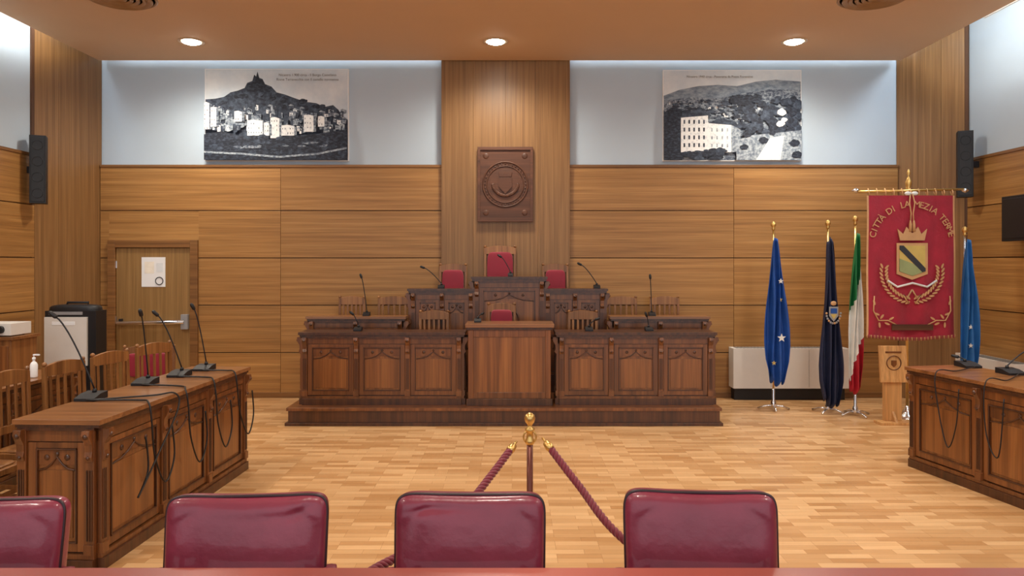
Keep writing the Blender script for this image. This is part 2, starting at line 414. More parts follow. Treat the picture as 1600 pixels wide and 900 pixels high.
def draw_left(poly, cap):
    R = random.Random(3)
    poly([(322, 110), (546, 110), (546, 255), (322, 255)], P_SKY)
    hill = [(322, 158), (338, 157), (352, 154), (362, 147), (374, 144), (384, 140), (388, 132), (396, 129), (399, 119), (402, 122), (404, 114), (407, 124), (412, 126), (416, 134), (426, 138), (434, 147), (446, 150), (462, 156), (480, 162), (496, 164), (508, 170), (522, 167), (530, 174), (538, 186), (546, 190), (546, 255), (322, 255)]
    poly(hill, P_HILL)
    for i in range(60):
        xx = R.uniform(345, 520); t = 148+abs(xx-404)*.16; blob(poly, R, xx, R.uniform(t, t+18), R.uniform(3, 8), R.choice([P_DARK, P_HILL, P_DARK, P_HILL]))
    poly([(388, 146), (388, 134), (396, 131), (399, 121), (402, 124), (404, 115), (407, 126), (412, 128), (415, 136), (424, 140), (424, 147)], P_DARK)
    clutter(poly, R, 170, lambda t: 320+218*t, lambda x, t: 165+max(0, (x-430))*.08+t*36+(8 if 350 < x < 380 else 0), [P_LIGHT, P_GREY, P_MID, P_GREY, P_HILL, P_LIGHT, P_MID, P_HILL], (4, 10), (5, 12))
    for (xx, yy, w, h) in ((322, 164, 9, 42), (333, 172, 9, 30), (390, 192, 24, 24), (426, 188, 14, 32), (416, 196, 8, 20), (443, 200, 20, 16), (478, 184, 15, 26), (370, 178, 12, 16), (500, 186, 10, 16)):
        poly([(xx, yy), (xx+w*.5, yy-1), (xx+w, yy+1), (xx+w, yy+h), (xx, yy+h)], P_LIGHT)
        poly([(xx+w, yy+1), (xx+w+4, yy+3), (xx+w+4, yy+h), (xx+w, yy+h)], P_MID)
        for i in range(int(w/4)):
            for q in range(int(h/7)):
                if R.random() < .75: poly([(xx+1.6+i*4, yy+4+q*7), (xx+2.6+i*4, yy+4+q*7), (xx+2.6+i*4, yy+6.4+q*7), (xx+1.6+i*4, yy+6.4+q*7)], P_GREY if R.random() < .4 else P_HILL)
    poly([(322, 214), (350, 209), (380, 216), (400, 226), (430, 221), (460, 216), (500, 213), (546, 206), (546, 255), (322, 255)], P_DARK)
    for i in range(80):
        blob(poly, R, R.uniform(325, 543), R.uniform(218, 250), R.uniform(3, 10), R.choice([P_DARK, P_DARK, P_HILL]), .5)
    for i in range(12): blob(poly, R, R.uniform(330, 540), R.uniform(224, 240), R.uniform(4, 10), P_MID, .25)
    poly([(322, 240), (380, 243), (440, 248), (500, 243), (546, 234), (546, 237), (500, 246), (440, 251), (380, 246), (322, 243)], P_GREY)
    cap("Nicastro 1.900 circa - Il Borgo Castellano", 484, 123, .046); cap("Rione Terravecchia con il castello normanno", 484, 130, .046)
poster('historic_town_photo_panel', -4.15, 3.20, 1.94, 1.245, 322, 110, 224, 145, draw_left)
def draw_right(poly, cap):
    R = random.Random(5)
    poly([(1035, 112), (1250, 112), (1250, 253), (1035, 253)], P_SKY)
    poly([(1035, 152), (1060, 143), (1090, 137), (1120, 135), (1150, 137), (1180, 130), (1210, 127), (1250, 130), (1250, 253), (1035, 253)], P_FAR)
    poly([(1035, 160), (1080, 154), (1120, 156), (1160, 148), (1200, 142), (1250, 143), (1250, 253), (1035, 253)], P_MID)
    clutter(poly, R, 150, lambda t: 1036+150*t, lambda x, t: 158+t*32, [P_LIGHT, P_GREY, P_MID, P_MID, P_HILL], (3, 8), (2, 5), False)
    for i in range(60): blob(poly, R, R.uniform(1038, 1160), R.uniform(158, 190), R.uniform(3, 8), R.choice([P_HILL, P_MID, P_DARK]), .35)
    for i in range(80):
        xx = R.uniform(1145, 1248); blob(poly, R, xx, R.uniform(154, 212), R.uniform(4, 11), R.choice([P_DARK, P_DARK, P_HILL]))
    poly([(1148, 222), (1170, 214), (1250, 206), (1250, 253), (1148, 253)], P_GREY)
    poly([(1035, 178), (1050, 170), (1064, 174), (1064, 253), (1035, 253)], P_DARK)
    poly([(1062, 186), (1104, 180), (1104, 240), (1062, 240)], P_LIGHT)
    poly([(1104, 194), (1140, 197), (1140, 240), (1104, 240)], P_LIGHT); poly([(1140, 197), (1154, 205), (1154, 238), (1140, 240)], P_GREY)
    poly([(1058, 187), (1076, 176), (1108, 177), (1106, 183)], P_HILL); poly([(1104, 195), (1120, 188), (1146, 192), (1154, 204), (1140, 198)], P_HILL)
    for i in range(5):
        for q in range(4): poly([(1066+i*7.6, 190+q*12), (1068.6+i*7.6, 190+q*12), (1068.6+i*7.6, 196+q*12), (1066+i*7.6, 196+q*12)], P_HILL)
    for i in range(4):
        for q in range(3): poly([(1109+i*8, 203+q*12), (1111+i*8, 203+q*12), (1111+i*8, 208+q*12), (1109+i*8, 208+q*12)], P_GREY)
    for i in range(40): blob(poly, R, R.uniform(1038, 1130), R.uniform(236, 251), R.uniform(4, 10), R.choice([P_DARK, P_HILL, P_DARK]), .5)
    for (cx, cy, r) in ((1218, 178, 8), (1216, 196, 7), (1222, 190, 5)): blob(poly, R, cx, cy, r, P_LIGHT)
    for (cx, cy, r) in ((1190, 222, 8), (1238, 226, 9), (1165, 212, 8), (1242, 244, 9), (1160, 232, 7), (1204, 210, 6)): blob(poly, R, cx, cy, r, P_DARK)
    poly([(1178, 253), (1200, 218), (1222, 214), (1216, 253)], P_LIGHT)
    cap("Nicastro 1940 circa - Panorama da Piazza Fiorentino", 1122, 125, .042)
poster('historic_panorama_photo_panel', 2.04, 3.20, 1.87, 1.23, 1035, 112, 215, 141, draw_right)

# ------------------------------------------------------------ carved plaque
b = B('carved_wood_plaque'); cx, cz = -0.09, 2.875
b.box(cx-.37, cx+.37, 9.86, 9.898, cz-.5, cz+.5, PLAQ)
for a in ((cx-.37, cx+.37, cz+.46, cz+.5), (cx-.37, cx+.37, cz-.5, cz-.46), (cx-.37, cx-.335, cz-.46, cz+.46), (cx+.335, cx+.37, cz-.46, cz+.46)):
    b.box(a[0], a[1], 9.84, 9.865, a[2], a[3], PLAQ)
b.ring((cx, 9.857, cz), 0.30, 0.011, PLAQ); b.ring((cx, 9.857, cz), 0.245, 0.008, PLAQ)
b.sph((cx, 9.865, cz), 0.235, PLAQ, (1, 0.05, 1), n=32)
b.prism_xz([(cx-.09, cz+.09), (cx+.09, cz+.09), (cx+.09, cz-.03), (cx, cz-.13), (cx-.09, cz-.03)], 9.838, 9.86, PLAQ)
b.prism_xz([(cx-.08, cz+.10), (cx-.09, cz+.17), (cx-.04, cz+.13), (cx, cz+.18), (cx+.04, cz+.13), (cx+.09, cz+.17), (cx+.08, cz+.10)], 9.842, 9.86, PLAQ)
for i in range(22):
    a = pi*1.05+pi*0.9*i/21
    b.sph((cx+.17*math.cos(a), 9.85, cz+.17*math.sin(a)+.02), 0.024, PLAQ, (1, .4, 1), n=8, m=6)
for i in range(36):
    a = 2*pi*i/36; b.sph((cx+.272*math.cos(a), 9.855, cz+.272*math.sin(a)), 0.010, PLAQ, n=6, m=4)
for (sx, sz) in ((-1, 1), (1, 1), (-1, -1), (1, -1)): b.sph((cx+sx*.26, 9.86, cz+sz*.38), .04, PLAQ, (1, .2, 1), n=10, m=6)
b.done(0.003)

# ------------------------------------------------------------ carved desks
def carved_face(b, w, h, bays, matf=DESKV, z0=0.0):
    pw = 0.055
    bw = (w-pw)/bays
    zt = h-0.06; zb = z0+0.11
    b.box(0, w, -0.045, 0, z0, z0+0.07, DESKD); b.box(0, w, -0.03, 0, z0+0.07, z0+0.10, matf)
    b.box(0, w, -0.014, 0, zt-0.075, zt, matf)
    b.box(0, w, -0.03, 0, zt-0.01, zt+0.012, DESKD)
    for i in range(bays+1):
        x = i*bw
        b.box(x, x+pw, -0.03, 0, zb-0.01, zt, matf)
        b.box(x-0.004, x+pw+.004, -0.04, 0, zb-.012, zb+0.05, matf)
        for k in range(3): b.box(x+.009+k*.0145, x+.017+k*.0145, -0.036, -0.028, zb+.07, zt-.24, DESKD)
        b.prism_yz([(0, zt), (-0.07, zt), (-0.075, zt-.03), (-0.06, zt-.06), (-0.042, zt-.09), (-0.04, zt-.13), (-0.05, zt-.16), (-0.035, zt-.19), (0, zt-.19)], x+.004, x+pw-.004, matf)
        b.sph((x+pw/2, -0.066, zt-.035), 0.018, DESKD, n=10, m=6)
        b.sph((x+pw/2, -0.045, zt-.165), 0.013, DESKD, n=8, m=6)
    for i in range(bays):
        xa = i*bw+pw+.005; xb = (i+1)*bw-.005; f = 0.05
        za, zc = zb+.0, zt-.08
        b.box(xa, xa+f, -0.016, 0, za, zc, matf); b.box(xb-f, xb, -0.016, 0, za, zc, matf)
        b.box(xa+f, xb-f, -0.016, 0, za, za+f, matf); b.box(xa+f, xb-f, -0.016, 0, zc-f*.7, zc, matf)
        ia, ib, ja, jb = xa+f, xb-f, za+f, zc-f*.7
        for q in ((ia, ib, ja, ja+.01), (ia, ib, jb-.01, jb), (ia, ia+.01, ja, jb), (ib-.01, ib, ja, jb)):
            b.box(q[0], q[1], -0.024, 0, q[2], q[3], DESKD)
        b.box(ia, ib, -.006, 0, ja, jb, PANW)
        m = .03
        b.box(ia+m, ib-m, -.013, 0, ja+m, jb-.13, PANW)
        mid = (ia+ib)/2; hw = (ib-ia)/2-.012
        b.box(ia+.01, ib-.01, -.012, 0, jb-.10, jb-.012, matf)
        pts = [(ia+.015, jb-.13), (mid-hw*.6, jb-.12), (mid-hw*.3, jb-.095), (mid, jb-.05), (mid+hw*.3, jb-.095), (mid+hw*.6, jb-.12), (ib-.015, jb-.13)]
        b.tube([(x, -.014, z) for x, z in pts], .007, DESKD, 6)
        b.sph((mid, -.014, jb-.035), .014, DESKD, (1, .6, 1), n=10, m=6)
        for s in (-1, 1): b.sph((mid+s*hw*.55, -.014, jb-.055), .018, DESKD, (1, .4, 1), n=10, m=6)

def desk_block(b, org, ang, L, D, H, bays, ebays, z0=0.0, topmat=None, over=.045):
    T = Matrix.Translation(org) @ Matrix.Rotation(ang, 4, 'Z')
    b.M = T
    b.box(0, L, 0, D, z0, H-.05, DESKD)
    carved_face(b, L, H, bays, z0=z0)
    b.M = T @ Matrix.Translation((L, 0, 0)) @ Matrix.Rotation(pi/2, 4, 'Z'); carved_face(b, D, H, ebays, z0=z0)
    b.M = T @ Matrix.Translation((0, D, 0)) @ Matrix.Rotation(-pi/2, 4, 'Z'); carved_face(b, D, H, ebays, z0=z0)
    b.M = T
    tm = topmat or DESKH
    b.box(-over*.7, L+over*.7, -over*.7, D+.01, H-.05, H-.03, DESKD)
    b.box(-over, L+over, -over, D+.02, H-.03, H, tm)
    b.M = Matrix.Identity(4)

b = B('dais_platform')
b.box(-2.51, 2.33, 8.25, 9.88, 0, 0.17, DESKD); b.box(-2.54, 2.36, 8.22, 9.88, 0, 0.035, DESKD); b.box(-2.53, 2.35, 8.235, 9.88, 0.165, 0.20, DESKV)
b.done(.003)
b = B('dais_upper_step'); b.box(-2.45, 2.28, 9.22, 9.88, 0.2, 0.35, DESKD); b.done(.003)
b = B('dais_top_step'); b.box(-1.28, 1.17, 9.48, 9.88, 0.35, 0.6, DESKD); b.done(.003)
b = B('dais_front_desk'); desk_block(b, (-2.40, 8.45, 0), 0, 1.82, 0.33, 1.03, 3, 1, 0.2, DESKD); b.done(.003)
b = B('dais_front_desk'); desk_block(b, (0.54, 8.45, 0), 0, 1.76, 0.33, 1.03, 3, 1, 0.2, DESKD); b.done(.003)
b = B('dais_speaker_desk')
b.box(-.50, .44, 8.40, 8.78, .2, 1.09, DESKV)
b.box(-.52, .46, 8.36, 8.78, .2, .28, DESKD); b.box(-.45, .39, 8.385, 8.41, .33, 1.0, PANW)
for q in ((-.50, -.44), (.38, .44)): b.box(q[0], q[1], 8.37, 8.41, .28, 1.06, DESKV)
b.box(-.52, .46, 8.36, 8.79, 1.06, 1.09, DESKD); b.box(-.53, .48, 8.34, 8.80, 1.09, 1.13, DESKH)
b.box(-.44, .38, 8.375, 8.41, .98, 1.06, DESKV); b.box(-.44, .38, 8.375, 8.41, .28, .35, DESKV)
b.done(.003)
b = B('dais_rear_desk'); desk_block(b, (-2.47, 9.0, 0), 0, 1.13, 0.2, 1.17, 2, 1, 0.2); b.done(.003)
b = B('dais_rear_desk'); desk_block(b, (1.24, 9.0, 0), 0, 1.13, 0.2, 1.17, 2, 1, 0.2); b.done(.003)
b = B('president_bench')
desk_block(b, (-1.27, 9.27, 0), 0, .78, 0.18, 1.50, 2, 1, 0.35, DESKD)
desk_block(b, (.42, 9.27, 0), 0, .74, 0.18, 1.50, 2, 1, 0.35, DESKD)
desk_block(b, (-.47, 9.24, 0), 0, .87, 0.21, 1.65, 1, 1, 0.35, DESKD)
b.ring((-.035, 9.215, 1.12), .12, .012, DESKD); b.ring((-.035, 9.215, 1.12), .07, .01, DESKD); b.sph((-.035, 9.22, 1.12), .04, DESKD, (1, .5, 1))
b.done(0.003)

HD = .90
b = B('council_desk'); desk_block(b, (-2.47, 4.38, 0), math.radians(87.6), 2.15, 0.47, HD, 3, 1); b.done(0.003)
b = B('council_desk'); desk_block(b, (-4.12, 4.3, 0), math.radians(90), 2.6, 0.5, 0.82, 3, 1); b.done(0.003)
b = B('council_desk'); desk_block(b, (3.60, 6.62, 0), math.radians(-79), 3.0, 0.55, 0.89, 4, 1); b.done(0.003)

# ------------------------------------------------------------ wooden chairs
def wchair(x, y, ang, z=0.0, h=1.04, w=.42, red=False, d=.36):
    b = B('upholstered_wooden_chair' if red else 'wooden_slat_chair')
    b.M = Matrix.Translation((x, y, z)) @ Matrix.Rotation(ang, 4, 'Z')
    hw = w/2
    for sx in (-1, 1):
        xx = sx*(hw-.02)
        b.hexa([(xx-.018, d/2-.02, 0), (xx+.018, d/2-.02, 0), (xx+.018, d/2+.016, 0), (xx-.018, d/2+.016, 0)],
               [(xx-.016, d/2+.01, h-.04), (xx+.016, d/2+.01, h-.04), (xx+.016, d/2+.04, h-.04), (xx-.016, d/2+.04, h-.04)], CHAIRW)
        b.hexa([(xx-.014, -d/2, 0), (xx+.014, -d/2, 0), (xx+.014, -d/2+.03, 0), (xx-.014, -d/2+.03, 0)],
               [(xx-.02, -d/2, .42), (xx+.02, -d/2, .42), (xx+.02, -d/2+.04, .42), (xx-.02, -d/2+.04, .42)], CHAIRW)
        b.box(xx-.01, xx+.01, -d/2+.03, d/2-.01, .18, .21, CHAIRW)
        b.sph((xx, d/2+.025, h-.02), .02, CHAIRW, n=10, m=6)
    b.box(-hw+.02, hw-.02, -d/2+.005, -d/2+.025, .24, .27, CHAIRW)
    b.box(-hw, hw, -d/2-.01, d/2, .40, .44, CHAIRW)
    b.sph((0, 0, .445), 1, REDC if red else CHAIRW, (hw-.02, d/2-.02, .03 if red else .012), .4)
    n = 10; top = [(-hw+.01+(w-.02)*i/n, h-.035+.03*math.sin(pi*i/n)) for i in range(n+1)]
    b.prism_xz([(-hw+.01, h-.12), (hw-.01, h-.12)]+top[::-1], d/2+.008, d/2+.034, CHAIRW)
    b.box(-hw+.03, hw-.03, d/2-.005, d/2+.02, .54, .60, CHAIRW)
    if red:
        b.sph((0, d/2+.005, (h+.48)/2), 1, REDC, (hw-.045, .03, (h-.72)/2+.03), .3, n=24, m=14)
    else:
        for i in range(5):
            xx = -hw+.07+(w-.14)*i/4
            b.hexa([(xx-.014, d/2, .58), (xx+.014, d/2, .58), (xx+.014, d/2+.012, .58), (xx-.014, d/2+.012, .58)],
                   [(xx-.014, d/2+.012, h-.10), (xx+.014, d/2+.012, h-.10), (xx+.014, d/2+.024, h-.10), (xx-.014, d/2+.024, h-.10)], CHAIRW)
    b.done(0.003)
wchair(-.97, 8.99, 0, .2, w=.38, d=.3)
wchair(.88, 8.99, 0, .2, w=.38, d=.3)
wchair(-2.12, 9.55, 0, .35, w=.36); wchair(-1.56, 9.55, 0, .35, w=.44)
wchair(1.44, 9.55, 0, .35, w=.44); wchair(2.02, 9.55, 0, .35, w=.4)
wchair(-.13, 9.01, 0, .2, h=1.13, w=.36, red=True, d=.32)
wchair(-.16, 9.67, 0, .6, h=1.46, w=.44, red=True, d=.34)
wchair(-.79, 9.67, 0, .6, h=1.22, w=.38, red=True, d=.34); wchair(.58, 9.67, 0, .6, h=1.22, w=.36, red=True, d=.34)
for (x, y, a) in ((-3.62, 5.55, 84), (-3.55, 6.12, 78), (-3.50, 6.72, 75), (-3.46, 7.42, 68)):
    wchair(x, y, math.radians(a), 0, h=1.02, w=.44)
wchair(-3.60, 4.95, math.radians(88), 0, h=1.02, w=.44)
wchair(-5.05, 6.3, math.radians(80), 0, h=1.02); wchair(-5.05, 5.7, math.radians(88), 0, h=1.02)
wchair(-3.98, 7.95, math.radians(10), 0, h=.92, w=.55, red=True)
wchair(4.72, 6.6, math.radians(-80), 0, h=1.0); wchair(4.82, 5.9, math.radians(-80), 0, h=1.0)

# ------------------------------------------------------------ microphones
def mic(x, y, z, tip, base=.07):
    b = B('gooseneck_microphone'); z += .001
    b.prism_yz([(y-base, z), (y+base, z), (y+base, z+.045), (y, z+.04), (y-base, z+.018)], x-base*.8, x+base*.8, BLACK)
    b.cyl((x, y+base*.5, z+.04), (x, y+base*.5, z+.065), .016, .012, BLACK)
    p0 = Vector((x, y+base*.5, z+.06)); t = Vector(tip); pts = []
    for i in range(13):
        s = i/12; m = p0.lerp(t, s); m.z = p0.z+(t.z-p0.z)*(1-(1-s)**1.35); pts.append(m)
    b.tube(pts, .0055, DARKM, 8)
    d = (pts[-1]-pts[-2]).normalized()
    b.tube([t-d*.01, t, t+d*.04, t+d*.055], [.008, .015, .015, .008], BLACK, 12)
    b.done()
mic(-2.86, 5.0, HD, (-3.10, 5.0, 1.46), .085); mic(-2.80, 5.62, HD, (-2.80, 5.56, 1.43), .085)
mic(-2.72, 6.02, HD, (-2.88, 5.98, 1.40), .085); mic(-2.66, 6.36, HD, (-2.74, 6.34, 1.43), .085)
mic(-1.80, 8.6, 1.03, (-1.86, 8.62, 1.22), .055); mic(.90, 8.6, 1.03, (.98, 8.62, 1.16), .055); mic(1.6, 8.6, 1.03, (1.58, 8.62, 1.2), .055)
mic(-.40, 8.6, 1.13, (-.36, 8.7, 1.22), .05)
mic(-1.80, 9.1, 1.17, (-1.87, 9.15, 1.64), .05); mic(1.73, 9.1, 1.17, (1.72, 9.15, 1.63), .05)
mic(-.90, 9.36, 1.50, (-1.12, 9.38, 1.76), .05); mic(1.08, 9.36, 1.50, (.88, 9.38, 1.80), .05); mic(-.02, 9.36, 1.65, (-.14, 9.42, 1.9), .04)
mic(4.1, 6.62, .89, (4.06, 6.7, .97), .09); mic(4.2, 6.2, .89, (4.42, 6.3, 1.08), .09)
def cable(pts, r=.005):
    b = B('microphone_cable'); P = [Vector(p) for p in pts]; out = []
    for i in range(len(P)-1):
        a = P[max(i-1, 0)]; c = P[i]; d = P[i+1]; e = P[min(i+2, len(P)-1)]
        for k in range(8):
            t = k/8; out.append(0.5*((2*c)+(d-a)*t+(2*a-5*c+4*d-e)*t*t+(-a+3*c-3*d+e)*t**3))
    out.append(P[-1]); b.tube(out, r, BLACK, 6); b.done()
def fx(y): return -2.47+(y-4.38)*.042
for (x0, y0, ym, y1) in ((-2.84, 4.91, 4.85, 5.0), (-2.82, 4.91, 5.2, 4.66), (-2.78, 5.53, 5.35, 5.5), (-2.70, 5.93, 5.8, 5.95), (-2.64, 6.27, 6.2, 6.40)):
    cable([(x0, y0, HD+.012), (fx(y0)-.05, (y0+ym)/2+.05, HD+.008), (fx(ym)+.055, ym, HD+.006), (fx(ym)+.085, ym-.02, .8), (fx(ym)+.09, (ym+y1)/2-.06, .55), (fx(y1)+.09, y1, .34), (fx(y1)+.095, y1+.12, .48), (fx(y1)+.09, y1+.1, .7)], .006)
cable([(4.1, 6.52, .905), (3.80, 6.3, .90), (3.60, 6.25, .895), (3.59, 6.2, .6), (3.61, 6.1, .3), (3.62, 6.0, .5), (3.63, 5.98, .8)])
cable([(4.2, 6.10, .905), (3.90, 5.8, .90), (3.70, 5.75, .895), (3.685, 5.72, .5), (3.70, 5.6, .35), (3.71, 5.55, .8)])
cable([(-2.35, 4.22, .006), (-2.25, 4.18, .006), (-2.2, 4.28, .006), (-2.3, 4.29, .006), (-2.22, 4.24, .006), (-2.36, 4.18, .006), (-2.28, 4.26, .012), (-2.18, 4.22, .012)])

# ------------------------------------------------------------ objects at the left
b = B('sanitizer_bottle'); b.lathe([(.028, 0), (.03, .01), (.03, .11), (.022, .13), (.01, .14), (.01, .155), (.014, .157), (.014, .175), (.004, .176), (.004, .195)], (-4.19, 6.45, .822), PAPER)
b.box(-4.195, -4.14, 6.443, 6.457, 1.014, 1.026, PAPER); b.done()
b = B('office_equipment_cabinet')
X0, X1, Y0 = -5.30, -4.72, 8.35
b.box(X0, X1, Y0, Y0+.22, .08, 1.28, BLACK); b.sph(((X0+X1)/2, Y0+.11, 1.28), 1, BLACK, (.28, .11, .07), .5)
b.box(X0+.01, X1-.09, Y0-.03, Y0, .66, 1.21, IVORY); b.box(X0+.10, X1-.22, Y0-.034, Y0-.03, 1.12, 1.16, PAPER)
b.box(X0+.05, X1-.15, Y0-.012, Y0, 1.235, 1.27, GREYP)
b.box(X0+.03, X1-.09, Y0-.012, Y0, .15, .60, DARKM)
b.tube([(X1-.16, Y0+.1, 1.3), (X1-.14, Y0+.1, 1.37), (X0+.2, Y0+.1, 1.37), (X0+.18, Y0+.1, 1.3)], .014, BLACK)
for sx in (X0+.05, X1-.05):
    for sy in (Y0+.05, Y0+.18): b.cyl((sx-.015, sy, .04), (sx+.015, sy, .04), .04, .04, BLACK)
b.done(0.01)
b = B('wooden_lectern_cabinet'); b.box(-5.42, -4.97, 7.3, 7.7, 0, 1.06, CHAIRW); b.box(-5.45, -4.94, 7.27, 7.72, 1.06, 1.09, DESKH)
for i in range(2): b.box(-5.40+i*.22, -5.21+i*.22, 7.285, 7.30, .1, 1.0, DESKV)
b.done(.004)
b = B('video_projector'); b.box(-5.40, -4.99, 7.33, 7.64, 1.10, 1.22, IVORY); b.cyl((-5.09, 7.34, 1.16), (-5.09, 7.30, 1.16), .038, .038, BLACK); b.box(-5.36, -5.20, 7.325, 7.332, 1.12, 1.2, BLACK)
for i in range(4): b.cyl((-5.36+.33*(i % 2), 7.38+.2*(i//2), 1.09), (-5.36+.33*(i % 2), 7.38+.2*(i//2), 1.10), .012, .012, BLACK)
b.done(.01)

# ------------------------------------------------------------ speakers, monitor
def speaker(x, y, z0, z1, ang, wallx):
    b = B('wall_column_speaker'); b.M = Matrix.Translation((x, y, 0)) @ Matrix.Rotation(ang, 4, 'Z')
    b.box(-.085, .085, -.08, .08, z0, z1, BLACK); b.box(-.07, .07, -.088, -.08, z0+.02, z1-.02, BLACK)
    for i in range(4):
        zz = z0+.12+i*(z1-z0-.24)/3; b.ring((0, -.088, zz), .055, .004, BLACK, 24)
    b.M = Matrix.Identity(4)
    b.box(min(x, wallx), max(x, wallx), y-.03, y+.03, (z0+z1)/2-.04, (z0+z1)/2+.04, DARKM)
    b.done(.006)
speaker(-5.66, 8.80, 2.53, 3.34, math.radians(25), XL+.045); speaker(5.64, 9.17, 2.64, 3.46, math.radians(-25), XR-.045)
b = B('wall_monitor'); b.box(5.62, 5.70, 7.95, 8.45, 2.07, 2.58, BLACK); b.box(5.612, 5.62, 7.98, 8.42, 2.10, 2.55, DARKM); b.box(5.70, 5.815, 8.15, 8.25, 2.25, 2.4, DARKM); b.done(.006)

# ------------------------------------------------------------ radiators
def radiator(name, x0, x1, y0, y1, z0, z1, along='x'):
    b = B(name); b.box(x0, x1, y0, y1, z0, z1, IVORY)
    if along == 'x':
        n = int((x1-x0)/.05)
        for i in range(n):
            if x0+.08+i*.045 < x1-.04: b.box(x0+.05+i*.045, x0+.08+i*.045, y0+.03, y1-.03, z1-.002, z1+.004, GRILL)
        for s in (x0+.5, x0+1.0): b.box(s-.002, s+.002, y0-.003, y0, z0+.02, z1-.02, GRILL)
        b.box(x0+.03, x1-.03, y0+.06, y1, 0.0, z0, BLACK)  # solid black stands in for the feet and the shadow under the casing
    else:
        for i in range(18): b.box(x0+.03, x1-.03, y0+.05+i*.045, y0+.08+i*.045, z1-.002, z1+.004, GRILL)
        b.box(x0+.06, x1, y0+.03, y1-.03, 0.0, z0, BLACK)  # same black fill for the shadow below this casing
    b.done(.008)
radiator('fan_coil_heater', 2.93, 4.46, 9.74, 9.95, .16, .69)
radiator('fan_coil_heater', 5.60, 5.815, 8.2, 9.3, .16, .69, 'y')

# ------------------------------------------------------------ flags
def star(b, cx, y, cz, r, mat):
    pts = []
    for i in range(10):
        a = pi/2+i*pi/5; rr = r if i % 2 == 0 else r*.42
        pts.append((cx+rr*math.cos(a), cz+rr*math.sin(a)))
    b.prism_xz(pts[::-1], y-.004, y, mat)
def flag(name, x, y, zt, ct, cb, w, matf, shift=0.0, seed=1, deco=None, skew=0.0, lean=0.0):
    R = random.Random(seed); b = B(name)
    for a in range(4):
        an = a*pi/2+.4+seed
        b.tube([(x, y, .05), (x+.1*math.cos(an), y+.1*math.sin(an), .045), (x+.19*math.cos(an), y+.19*math.sin(an), .012)], [.014, .012, .012], CHROME, 8)
    b.lathe([(.03, .03), (.035, .05), (.03, .10), (.018, .12), (.018, .25), (.014, .26)], (x, y, 0), CHROME)
    b.cyl((x, y, .1), (x, y, zt-.08), .0125, .0125, GOLD if seed != 4 else CHROME)
    b.lathe([(.012, -.08), (.026, -.065), (.014, -.05), (.03, -.03), (.034, -.01), (.026, .012), (.006, .03)], (x, y, zt), GOLD)
    nu, nv = 64, 40; vs = []
    ph = R.uniform(0, 6); k = 3.2
    def P(u, v):
        ww = w*(.22+.78*min(1, (v*1.3))**.8)*(1-.08*math.sin(v*7+ph)*v)
        if v > .88: ww *= 1-.25*(v-.88)/.12
        am = .045*(.5+.5*min(1, v*2.5))
        xx = x+shift*min(1, v*1.6)+lean*v+ww*(u-.5)+.012*math.sin(v*7+u*9+ph)
        yy = y-.035-am*(1+math.sin(u*2*pi*k+ph+v*.9))*.9-.02*math.sin(u*pi)
        zb = cb+.06*abs(u-.45)*2+.02*math.sin(u*2*pi*k+ph)+skew*u
        return (xx, yy, ct+(zb-ct)*v+(.02*math.sin(u*2*pi*k+ph))*v-(.06*(1-v)*abs(u-.5)*2))
    for j in range(nv+1):
        for i in range(nu+1): vs.append(P(i/nu, j/nv))
    bv = [b.bm.verts.new(v) for v in vs]
    for j in range(nv):
        for i in range(nu):
            m = matf((i+.5)/nu, (j+.5)/nv)
            q = j*(nu+1)+i
            f = b.bm.faces.new([bv[q], bv[q+1], bv[q+nu+2], bv[q+nu+1]]); f.material_index = b.mi(m); f.smooth = True
    if deco: deco(b, P)
    o = b.done()
    md = o.modifiers.new('cloth_thickness', 'SOLIDIFY'); md.thickness = .002
    return o
def eu(b, P):
    for (u, v, r) in ((.66, .30, .035), (.74, .42, .03), (.66, .70, .055), (.35, .88, .03)):
        p = P(u, v); star(b, p[0], p[1]-.02, p[2], r, YEL if r < .032 else FWHITE)
flag('european_union_flag', 3.25, 9.15, 2.31, 2.14, .36, .32, lambda u, v: EUB, .0, 1, eu, -.06, .01)
def crestd(b, P):
    p = P(.5, .45); cx, y, cz = p[0], min(P(t, .42)[1] for t in (.3, .4, .5, .6, .7))-.004, p[2]
    b.prism_xz([(cx-.055, cz+.08), (cx-.055, cz-.03), (cx, cz-.10), (cx+.055, cz-.03), (cx+.055, cz+.08)], y-.004, y, GREYP)
    b.prism_xz([(cx-.038, cz+.06), (cx-.038, cz), (cx+.038, cz), (cx+.038, cz+.06)], y-.008, y-.003, EUB)
    b.prism_xz([(cx-.038, cz-.01), (cx, cz-.07), (cx+.038, cz-.01)], y-.008, y-.003, YEL)
    for i in range(12):
        a = pi+pi*i/11; b.sph((cx+.085*math.cos(a), y, cz+.12*math.sin(a)), .014, GREYP if i % 3 else GOLDT, (1, .4, 1), n=8, m=5)
    b.sph((cx, y, cz+.12), .028, GOLDT, (1.3, .3, 1), n=10, m=6)
flag('regional_flag', 3.85, 8.97, 2.32, 2.14, .12, .25, lambda u, v: NAVY, 0.0, 2, crestd, -.06)
def ital(u, v):
    t = v+.35*u
    return GREEN if t < .52 else (FWHITE if t < .98 else FRED)
flag('italian_flag', 4.10, 8.79, 2.36, 2.18, .30, .19, ital, -.04, 3)
flag('civic_blue_flag', 5.26, 8.55, 2.22, 2.10, .50, .24, lambda u, v: LBLUE, 0.0, 4, lambda b, P: [star(b, P(.5, v)[0], P(.5, v)[1]-.05, P(.5, v)[2], .03, FWHITE) for v in (.62, .75)])

